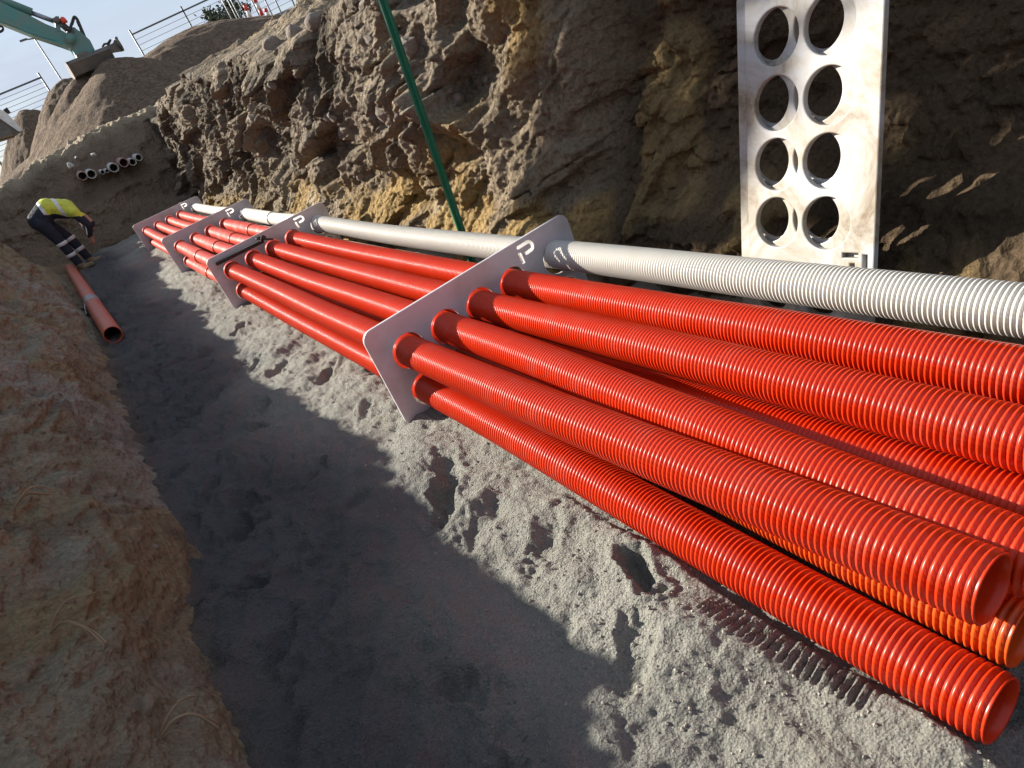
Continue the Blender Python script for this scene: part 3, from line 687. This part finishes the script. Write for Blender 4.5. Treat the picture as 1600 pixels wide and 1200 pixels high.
# ------------------------------------------------------------------ worker bending down
def worker():
    oy = 10.45
    root = thing('person', (-.2, oy, .02), 'person in navy workwear and yellow hi-vis top bending over the loose conduit', 'person')
    P = {'pel': (-.355, oy, .745, .125), 'sp': (-.20, oy, .83, .118), 'ch': (-.03, oy, .745, .125), 'ne': (.055, oy, .63, .05), 'h1': (.075, oy, .56, .07), 'h2': (.085, oy - .005, .49, .078), 'h3': (.085, oy, .43, .05),
         'hl': (-.355, oy - .075, .70, .095), 'kl': (-.30, oy - .09, .42, .060), 'al': (-.275, oy - .09, .10, .042), 'fl': (-.265, oy - .09, .055, .04), 'tl': (-.15, oy - .11, .045, .034),
         'hr': (-.33, oy + .075, .70, .095), 'kr': (-.19, oy + .09, .41, .060), 'ar': (-.145, oy + .09, .10, .042), 'fr': (-.135, oy + .09, .055, .04), 'tr': (-.015, oy + .07, .045, .034),
         'sl': (.03, oy - .15, .67, .066), 'el': (.085, oy - .16, .47, .046), 'wl': (.01, oy - .10, .33, .028), 'ml': (-.005, oy - .085, .29, .026),
         'sr': (.03, oy + .15, .67, .066), 'er': (.085, oy + .15, .50, .043), 'wr': (.03, oy + .09, .33, .028), 'mr': (.02, oy + .075, .29, .026)}
    E = [('pel', 'sp'), ('sp', 'ch'), ('ch', 'ne'), ('ne', 'h1'), ('h1', 'h2'), ('h2', 'h3'), ('pel', 'hl'), ('hl', 'kl'), ('kl', 'al'), ('al', 'fl'), ('fl', 'tl'), ('pel', 'hr'), ('hr', 'kr'), ('kr', 'ar'), ('ar', 'fr'), ('fr', 'tr'),
         ('ch', 'sl'), ('sl', 'el'), ('el', 'wl'), ('wl', 'ml'), ('ch', 'sr'), ('sr', 'er'), ('er', 'wr'), ('wr', 'mr')]
    for s_, hand in (('l', 'ml'), ('r', 'mr')):
        hx, hy, hz, _ = P[hand]; sg = -1 if s_ == 'l' else 1
        for f_ in range(5):
            off = (f_ - 2) * .011
            a_ = 'f%s%da' % (s_, f_); b_ = 'f%s%db' % (s_, f_)
            ln = (.035, .048, .052, .048, .04)[f_]
            P[a_] = (hx + off - .004, hy - sg * .012, hz - ln * .6, .0075); P[b_] = (hx + off - .012, hy - sg * .022, hz - ln, .0065)
            E += [(hand, a_), (a_, b_)]
    keys = list(P); o0 = origin_of(root)
    bulk = {'pel': 1.06, 'sp': 1.10, 'ch': 1.0, 'hl': 1.02, 'hr': 1.02, 'kl': 1.08, 'kr': 1.08, 'al': 1.25, 'ar': 1.25}
    for k in P: P[k] = P[k][:3] + (P[k][3] * bulk.get(k, 1.0),)
    wide = {'pel': 1.15, 'sp': 1.2, 'ch': 1.25}
    bm = bmesh.new()
    for a, b in E:
        pa, pb = np.array(P[a]), np.array(P[b]); n_ = max(3, int(np.linalg.norm(pa[:3] - pb[:3]) / (.6 * min(pa[3], pb[3]))))
        for t_ in np.linspace(0, 1, n_ + 1):
            c = pa * (1 - t_) + pb * t_; wy_ = wide.get(a, 1.0) * (1 - t_) + wide.get(b, 1.0) * t_
            mt = Matrix.Translation([float(v) * S for v in c[:3] - o0]) @ Matrix.Diagonal((c[3] * S, c[3] * S * wy_, c[3] * S, 1))
            bmesh.ops.create_icosphere(bm, subdivisions=2, radius=1, matrix=mt)
    me = bpy.data.meshes.new('body'); bm.to_mesh(me); bm.free()
    ob = bpy.data.objects.new('tmp', me); COL.objects.link(ob)
    rm_ = ob.modifiers.new('r', 'REMESH'); rm_.mode = 'VOXEL'; rm_.voxel_size = .011
    sm_ = ob.modifiers.new('s', 'SMOOTH'); sm_.iterations = 8; sm_.factor = .5
    dg = bpy.context.evaluated_depsgraph_get(); dg.update()
    m2 = bpy.data.meshes.new_from_object(ob.evaluated_get(dg)); m2.name = 'body'
    bpy.data.objects.remove(ob)
    for mm in (M_navy, M_hivis, M_skin, M_boot, M_reflect): m2.materials.append(mm)
    for p in m2.polygons:
        c = np.array(p.center) / S + o0; p.use_smooth = True
        if c[2] < .11: p.material_index = 3
        elif c[0] > .0 and c[2] < .60 and abs(c[1] - oy) < .1 and c[2] > .40: p.material_index = 2
        elif c[2] < .34 and c[0] > -.04: p.material_index = 2
        elif c[0] > -.27 and c[0] < .2 and c[2] > .80 - .62 * (c[0] + .27) + .015 * math.sin(c[0] * 30) and c[2] > .60: p.material_index = 4 if -.10 < c[0] < -.06 or (c[0] < -.235) else 1
    link('body', m2, None, root)
    fr = lambda a, b: nrm(np.array(P[b][:3]) - np.array(P[a][:3]))
    for a, b, ts in (('kl', 'al', (.05, .55)), ('kr', 'ar', (.0, .5))):
        d_ = fr(a, b)
        for t_ in ts:
            c = np.array(P[a][:3]) * (1 - t_) + np.array(P[b][:3]) * t_; r_ = (P[a][3] * (1 - t_) + P[b][3] * t_) * 1.05
            tube('reflective_band', [c - d_ * .022, c - d_ * .02, c + d_ * .02, c + d_ * .022], [r_ * .9, r_, r_ * .98, r_ * .88], M_reflect, root, 20)
    # cap on the lowered head
    c = np.array(P['h2'][:3]); dn = nrm((.05, 0, -1))
    tube('cap', [c - dn * .0, c + dn * .02, c + dn * .05, c + dn * .075, c + dn * .085], [.083, .082, .068, .04, .002], M_navy, root, 20)
worker()

# ------------------------------------------------------------------ cut pipe ends in the end wall
SY = 12.28
stubs = [((129, 275), .066, 'pinkish', 1), ((143, 272), .068, 'white', 0), ((160.5, 269), .034, 'small grey', 0), ((167.5, 267), .030, 'tiny grey', 0), ((178, 262), .070, 'bright white', 0), ((193.5, 254), .070, 'dull pink', 1), ((207.5, 253), .055, 'thin white', 0), ((217, 246), .053, 'white', 0)]
sl = ['pinkish white pipe end, leftmost in the end wall', 'white pipe end second from left in the end wall', 'small grey pipe end, left one of the small pair', 'small grey pipe end, right one of the small pair',
      'bright white pipe end in the middle of the row in the end wall', 'dull pink pipe end, third from right in the end wall', 'thin white pipe end, second from right in the end wall', 'white pipe end with broken rim, rightmost in the end wall']
M_stubw = plain('stub_white', (.55, .52, .48), .6); M_stubp = plain('stub_pink', (.40, .25, .23), .6)
for k, (p, r_, _, pk) in enumerate(stubs):
    c = at(p[0], p[1], SY); g = thing('pipe_stub', tuple(c), sl[k], 'pipe end', 'cut pipe ends in the end wall')
    mm = M_stubp if pk else M_stubw
    tube('pipe_wall', [c + (.0, .95, .05), c + (0, .02, 0), c, c + (0, -.003, 0), c, c + (0, .03, 0), c + (0, .6, .03)], [r_, r_, r_ * .98, r_ * .9, r_ * .80, r_ * .78, r_ * .78], mm, g, 24, (np.array([1., 0, 0]), np.array([0, 0, 1.])))
for k, (p, s_, lb) in enumerate([((110, 259), .085, 'pale concrete lump at the left of the cut pipe ends'), ((146, 242), .07, 'pale concrete wedge above the cut pipe ends'), ((119, 246), .04, 'small pale concrete chip above the pipe ends')]):
    c = at(p[0], p[1], 12.55 + .1 * k)
    o = bpy.data.objects.new('concrete_lump', rock_mesh('concrete_lump', 40 + k, 2, .6)); COL.objects.link(o); o.data.materials.append(M_concrete)
    o.location = c * S; o.scale = (s_ * S * .6, s_ * S, s_ * S * 1.1); o.rotation_euler = (.3, .5 + k, .2); tag(o, lb, 'concrete')

# ------------------------------------------------------------------ excavator
def excavator():
    y = 17.5
    A_ = lambda px, py, dy=0: at(px, py, y + dy)
    r = thing('excavator', (-5.5, y, 1.17), 'dusty teal excavator arm with wide bucket resting on the gravel heap', 'excavator')
    dp = lambda t_: (0, t_, 0)
    poly = lambda pts: [A_(*p) for p in pts]
    prism('stick', poly([(-190, -62), (-120, -58), (20, 15), (45, 26), (71, 41), (97, 50), (116, 62), (112, 79), (95, 71), (52, 58), (0, 37), (-120, -8), (-195, -30)]), dp(.34), M_teal, r, .015)
    prism('stick_rib', poly([(0, 28), (52, 50), (88, 62), (88, 66), (52, 56), (0, 35)]), dp(.37), M_teal, r)
    ram = rod('ram_barrel', A_(-60, -24), A_(50, 20), .085, M_teal, r, 16)
    rod('ram_rod', A_(46, 19), A_(84, 33), .045, M_chrome, ram, 14)
    for s_ in (-1, 1):
        prism('link', poly([(85, 29), (92, 28), (95, 50), (88, 52)]) + np.array([0, .16 * s_, 0]), dp(.05), M_teal, r, .006)
        prism('link', poly([(84, 30), (88, 27), (118, 52), (112, 57)]) + np.array([0, .13 * s_, 0]), dp(.05), M_steel, r, .006)
    rod('pivot_pin', A_(88, 32, -.24), A_(88, 32, .24), .06, M_steel, r, 14)
    rod('pivot_pin', A_(110, 60, -.25), A_(110, 60, .25), .095, M_teal, r, 18)
    prism('hitch', poly([(104, 47), (116, 44), (124, 52), (140, 64), (148, 80), (136, 90), (120, 94), (114, 80), (104, 70)]), dp(.30), M_teal, r, .02)
    prism('hitch_plate', poly([(118, 88), (134, 82), (139, 92), (122, 99)]), dp(.5), M_steel, r, .01)
    rope('hose', [A_(116, 27, -.1), A_(120, 30, -.1), A_(127, 46, -.12), A_(134, 62, -.1), A_(140, 70, 0)], .035, M_dark, r, 8, 26)
    rope('hose', [A_(112, 38, .1), A_(116, 27, .1), A_(121, 32, .1), A_(130, 56, .1), A_(136, 70, .05)], .032, M_dark, r, 8, 26)
    rope('hose', [A_(95, 35, -.2), A_(102, 43, -.25), A_(108, 48, -.22), A_(112, 37, -.2)], .028, M_dark, r, 8, 20)
    rope('hose', [A_(-6, 40), A_(3, 42), A_(4, 47), A_(-2, 50), A_(-12, 46)], .022, M_dark, r, 8, 20)
    c = A_(102, 36, -.2)
    tube('beacon', [c, c + (0, 0, .0), c + (0, 0, .06), c + (0, 0, .10), c + (0, 0, .12)], [.001, .055, .055, .04, .001], M_beacon, r, 14)
    # wide mud bucket: curved shell with side plates, lying across the heap
    ax_ = nrm(A_(168, 78) - A_(106, 103)); Lb = np.linalg.norm(A_(168, 78) - A_(106, 103)); o_ = A_(106, 104)
    pr = [(0, -.02), (.10, .05), (.30, .08), (.55, .03), (.66, -.10), (.58, -.22), (.36, -.27), (.10, -.24)]
    prof = [np.array([0, -.34 + u, v]) for u, v in pr]
    V = []; n_ = len(prof)
    for t_ in (0, .04, .96, 1): V += [o_ + ax_ * Lb * t_ + p for p in prof]
    F = [[i * n_ + k, i * n_ + k + 1, (i + 1) * n_ + k + 1, (i + 1) * n_ + k] for i in range(3) for k in range(n_ - 1)]
    ob = link('bucket', quad_mesh('bucket', np.array(V) - origin_of(r), F, False), M_steel, r)
    prism('bucket_floor', [o_ + ax_ * Lb * .5 + p * np.array([1, .96, .96]) for p in prof], ax_ * Lb * .97, M_steel, ob)
    for t_ in (0, 1):
        prism('bucket_side', [o_ + ax_ * Lb * t_ + p for p in prof], ax_ * .04, M_steel, ob)
    c = A_(186, 70)
    tube('lifting_eye', [c + ax_ * -.03, c + ax_ * -.03, c + ax_ * .03, c + ax_ * .03], [.001, .13, .13, .001], M_steel, ob, 18)
    prism('bucket_bracket', poly([(160, 76), (176, 68), (180, 58), (183, 58), (188, 72), (190, 80), (164, 84)]), dp(.12), M_steel, ob)
    rope('hose', [A_(160, 74), A_(163, 69), A_(168, 68), A_(173, 62), A_(168, 73)], .02, M_dark, r, 6, 20)
    # boom, house and tracks stand to the left, out of the picture
    b0_ = A_(-190, -45); hb = np.array([-5.2, y + .2, 2.6])
    kn = (b0_ + hb) / 2 + (0, 0, 1.3)
    prism('boom', [b0_ + (0, 0, .2), kn + (0, 0, .3), hb + (0, 0, .35), hb + (0, 0, -.35), kn + (0, 0, -.35), b0_ + (0, 0, -.25)], dp(.45), M_teal, r, .02)
    box('house', (-6.6, y, 2.75), (2.6, 1.9, 1.0), M_teal, r, .08)
    box('cab', (-5.6, y - .5, 3.3), (1.1, .8, 1.2), M_dark, r, .08)
    for s_ in (-1, 1): box('track', (-6.2, y + .85 * s_, 1.49), (3.2, .45, .62), M_dark, r, .2)
    rod('slew_ring', (-6.2, y, 1.75), (-6.2, y, 2.3), .6, M_steel, r, 20)
excavator()

# tipping tray of a machine at the left edge
g = thing('tipping_tray', tuple(at(15, 215, 15.2)), 'grey metal tray with a pale top edge at the far left edge', 'tray')
A_ = lambda px, py: at(px, py, 15.2)
prism('tray_side', [A_(-50, 160), (A_(8, 176)), A_(36, 204), A_(22, 214), A_(-50, 232)], (0, .05, 0), M_steel, g)
prism('tray_edge', [A_(-50, 152), A_(2, 172), A_(12, 178), A_(36, 204), A_(30, 206), A_(-2, 184), A_(-50, 170)], (0, .14, 0), M_rwhite, g)
prism('tray_floor', [A_(-50, 222), A_(16, 206), A_(22, 212), A_(-50, 234)], (0, 1.0, 0), M_steel, g)
prism('tray_bracket', [A_(5, 172), A_(11, 168), A_(17, 176), A_(10, 178)], (0, .1, 0), M_dark, g)
prism('tray_stand', [A_(-50, 232), A_(-20, 226), A_(-5, 300), A_(-45, 300)], (0, .6, 0), M_steel, g)

# ------------------------------------------------------------------ far fence, lamp post, building, tree, barriers
FY = 23.0
def fence_panel(p0, p1, drop, label, wires=12):
    a = at(*p0, FY); b = at(*p1, FY)
    g = thing('fence_panel', (a[0], FY, a[2] - drop), label, 'fence', 'temporary fence panels')
    dz = np.array([0, 0, 1.0])
    rod('top_rail', a, b, .022, M_galv, g, 8); rod('bottom_rail', a - dz * (drop - .15), b - dz * (drop - .15), .02, M_galv, g, 8)
    for p in (a, b): rod('post', p - dz * drop, p + dz * .12, .024, M_galv, g, 8)
    for k in range(wires):
        t_ = (k + 1) / (wires + 1); rod('wire', a - dz * (drop - .2) * t_, b - dz * (drop - .2) * t_, .0055, M_galv, g, 5)
fence_panel((206, 54), (286, 17), 2.1, 'fence panel right of the excavator bucket, above the gravel heaps')
fence_panel((286, 17), (362, -18), 2.1, 'fence panel above the broad gravel heap')
fence_panel((362, -18), (432, -52), 2.2, 'fence panel in front of the far tree')
fence_panel((-60, 172), (64, 121), 1.7, 'fence panel at the far left edge, below the excavator arm')
def at2(px, py, y): return at(px, py, y)
g = thing('lamp_post', tuple(at(94, 122, 27)), 'thin street lamp post below the excavator arm', 'lamp post')
top = at(54, 60, 27); rod('pole', top - np.array([0, 0, 4.4]), top, .03, M_galv, g, 8, .022)
la = rod('lamp_arm', top, top + (-.22, 0, .04), .02, M_galv, g, 8); box('lamp_head', top + (-.3, 0, .05), (.22, .1, .05), M_galv, la, .01)
for k, (px, py, ln) in enumerate([(344, -6, 3.0), (352, -8, 3.2), (357, -8, 3.2), (391, -4, 2.4), (412, -4, 2.2), (428, -4, 2.0)]):
    t_ = at(px, py, 24.5); lb = ['thin steel pole, first of three close together by the far tree', 'thin steel pole, middle of three close together by the far tree', 'thin steel pole, third of three close together by the far tree',
                                'thin steel pole left of the barriers', 'thin steel pole above the red and white barriers', 'thin steel pole nearest the rocky bank top'][k]
    tag(rod('steel_pole', t_ - np.array([0, 0, ln]), t_ + np.array([0, 0, .8]), .024, M_galv, None, 8), lb, 'pole', 'steel poles of the far fence')
BY = 42.0
g = thing('far_building', tuple(at(430, 60, BY)), 'long grey clad building behind the barriers with red strip', 'building')
c = at(372, 66, BY); e = at(520, -18, BY)
zb, zt = 1.17, at(415, 28, BY)[2]
box('wall', ((c[0] + e[0]) / 2 + 3, BY + 2, (zb + zt) / 2), (e[0] - c[0] + 6, 4, zt - zb), M_bwall, g)
box('roof_strip', ((c[0] + e[0]) / 2 + 5, BY - .03, zt + .3), (e[0] - c[0] - 2, .3, .5), M_rred, g)
for k in range(9): box('cladding_rib', (c[0] + 1.0 + k * 1.2, BY - .02, (zb + zt) / 2), (.08, .06, zt - zb - .1), M_bwall, g)
def far_tree(px, py, y, w, hh, label):
    c = at(px, py, y); g = thing('tree', (c[0], y, 1.17), label, 'tree')
    rod('trunk', (c[0], y, 1.17), (c[0], y, c[2]), .16, M_bark, g, 8, .06)
    for k in range(6):
        a = k * 1.05; rod('limb', (c[0], y, c[2] - hh * .5 + .1 * k), (c[0] + w * .7 * math.cos(a), y + w * .7 * math.sin(a), c[2] + hh * (.1 + .4 * rnd.random())), .05, M_bark, g, 6, .015)
    n = 2600; cl = rng.normal(0, 1, (26, 3)); cl /= np.linalg.norm(cl, axis=1)[:, None]; cl *= rng.random((26, 1)) ** .4
    ctr = cl[rng.integers(0, 26, n)] * (w, w, hh) + rng.normal(0, .12, (n, 3)) * w + (c[0], y, c[2])
    sz = rng.uniform(.05, .11, (n, 1)) ; t1 = rng.normal(0, 1, (n, 3)); t1 /= np.linalg.norm(t1, axis=1)[:, None]; t2 = rng.normal(0, 1, (n, 3)); t2 -= t1 * (t1 * t2).sum(1)[:, None]; t2 /= np.linalg.norm(t2, axis=1)[:, None]
    V = np.stack([ctr + t1 * sz, ctr + t2 * sz * .5, ctr - t1 * sz, ctr - t2 * sz * .5], 1).reshape(-1, 3)
    o = link('crown', quad_mesh('crown', V - origin_of(g), np.arange(4 * n).reshape(-1, 4), False), M_leaf, g)
far_tree(358, 33, 33, 1.0, .7, 'small dark tree behind the far fence')
def barrier(px, py, y, label, hgt=1.0):
    c = at(px, py, y); g = thing('barrier_post', (c[0], y, c[2]), label, 'barrier post', 'red and white barrier posts')
    for k in range(5): rod('band', c + np.array([0, 0, hgt * k / 5]), c + np.array([0, 0, hgt * (k + 1) / 5]), .055, M_rred if k % 2 == 0 else M_rwhite, g, 10)
    box('foot', c + np.array([0, 0, .03]), (.3, .3, .06), M_dark, g)
barrier(405, 54, 22.0, 'red and white barrier post, left one above the soil heap', .8)
barrier(420, 44, 22.0, 'red and white barrier post, middle one', .85)
barrier(428, 42, 22.0, 'red and white barrier post, right one beside the pipe end', .5)
c = at(420, 48, 20.5); g = thing('pipe_end', tuple(c), 'rusty round pipe end lying behind the rocky rim', 'pipe')
tube('pipe_wall', [c + (.2, 1.2, 0), c, c + (0, -.01, 0), c, c + (.1, .6, 0)], [.10, .10, .09, .08, .08], plain('rust', (.3, .13, .06), .9), g, 18)
c = at(397, 42, 22.5); g = thing('barrier_block', tuple(c), 'low red plastic barrier block behind the soil heap', 'barrier')
box('block', c, (.7, .3, .3), M_rred, g, .03); box('block_foot', c - np.array([0, 0, .2]), (.8, .4, .1), M_rwhite, g, .02)

# boulders on the rim of the rocky wall
for k, (px, py, y, s_, lb) in enumerate([(428, 72, 5.6, .085, 'rounded grey boulder on the rim, below the yellow bank'), (400, 95, 6.4, .06, 'dark boulder on the rim left of the rounded one'), (462, 52, 5.0, .075, 'angular brown boulder on the rim, right of the rounded one'), (492, 32, 4.6, .07, 'pale boulder at the foot of the yellow bank')]):
    o = bpy.data.objects.new('boulder', rock_mesh('boulder', 60 + k, 3, .85, .1)); COL.objects.link(o); o.data.materials.append(M_stone)
    o.location = at(px, py, y) * S; o.scale = (s_ * S,) * 3; o.rotation_euler = (k, .4, .7 * k); tag(o, lb, 'boulder', 'boulders on the wall rim')
# dry roots sticking out of the left bank
for k, (y, zf, lb) in enumerate([(1.35, .36, 'dry roots hanging from the left bank low down'), (1.9, .42, 'dry roots on the left bank halfway up'), (1.1, .22, 'dry root near the foot of the left bank')]):
    i = int(np.searchsorted(ysl, y)); j = int(NL * .7 * zf); b_ = np.array([xl[i, j], ysl[i], zl2[i, j]])
    g = thing('dry_root', tuple(b_), lb, 'root', 'dry roots in the left bank')
    for q_ in range(4):
        ln = rnd.uniform(.06, .13); dy = rnd.uniform(-.5, .7)
        rope('strand', [b_ - (.02, 0, 0), b_ + (.25 * ln, dy * ln * .5, .2 * ln), b_ + (.5 * ln, dy * ln, rnd.uniform(-.1, .2) * ln), b_ + (.6 * ln, dy * ln * 1.6, -.3 * ln)], rnd.uniform(.0012, .0026), M_straw, g, 5, 12)

# ------------------------------------------------------------------ unseen tree added at left, crown shaped to shade the right wall
def shade_tree():
    c = np.array([-3.0, 8.47, 4.90])
    g = thing('tree', (-3.0, 4.9, 1.0), 'unseen leafy tree left of the trench, crown shaped to shade the right wall', 'tree')
    rope('trunk', [(-3.0, 4.9, .95), (-3.0, 4.95, 2.4), (-3.0, 5.1, 3.6), (-3.0, 5.8, 4.6), (-3.0, 7.0, 5.0), (-3.0, 8.3, 5.2)], .07, M_bark, g, 10, 30)
    e1 = nrm(np.cross(SUNV, (0, 0, 1))); e2 = nrm(np.cross(e1, SUNV))
    if e1[1] < 0: e1 = -e1
    ey = np.array([0, 1.0, 0]); ez = np.array([0, 0, 1.0])
    for k in range(9):
        tip = c + ey * rnd.uniform(-.62, .6) + ez * rnd.uniform(-.6, .7) + SUNV * rnd.uniform(-.6, .6)
        rope('limb', [(-3.0, 6.9, 4.97), (np.array([-3.0, 7.0, 4.95]) + tip) / 2 + (0, 0, .06), tip], .014, M_bark, g, 6, 12)
    n = 5200
    a = rng.uniform(-1, 1, (n * 3, 2)); k = (np.abs(a) ** 3.5).sum(1) < 1; a = a[k][:n]; n = len(a)
    gap = fbm(a[:, 0] * 9, a[:, 1] * 9, 3, 501) < .30; a = a[gap]; n = len(a)
    ctr = c + a[:, :1] * ey * .75 + a[:, 1:] * ez * .88 + rng.uniform(-.8, .8, (n, 1)) * SUNV
    sz = rng.uniform(.035, .075, (n, 1)); t1 = rng.normal(0, 1, (n, 3)); t1 /= np.linalg.norm(t1, axis=1)[:, None]; t2 = rng.normal(0, 1, (n, 3)); t2 -= t1 * (t1 * t2).sum(1)[:, None]; t2 /= np.linalg.norm(t2, axis=1)[:, None]
    V = np.stack([ctr + t1 * sz, ctr + t2 * sz * .6, ctr - t1 * sz, ctr - t2 * sz * .6], 1).reshape(-1, 3)
    link('crown', quad_mesh('crown', V - origin_of(g), np.arange(4 * n).reshape(-1, 4), False), M_leaf, g)
shade_tree()
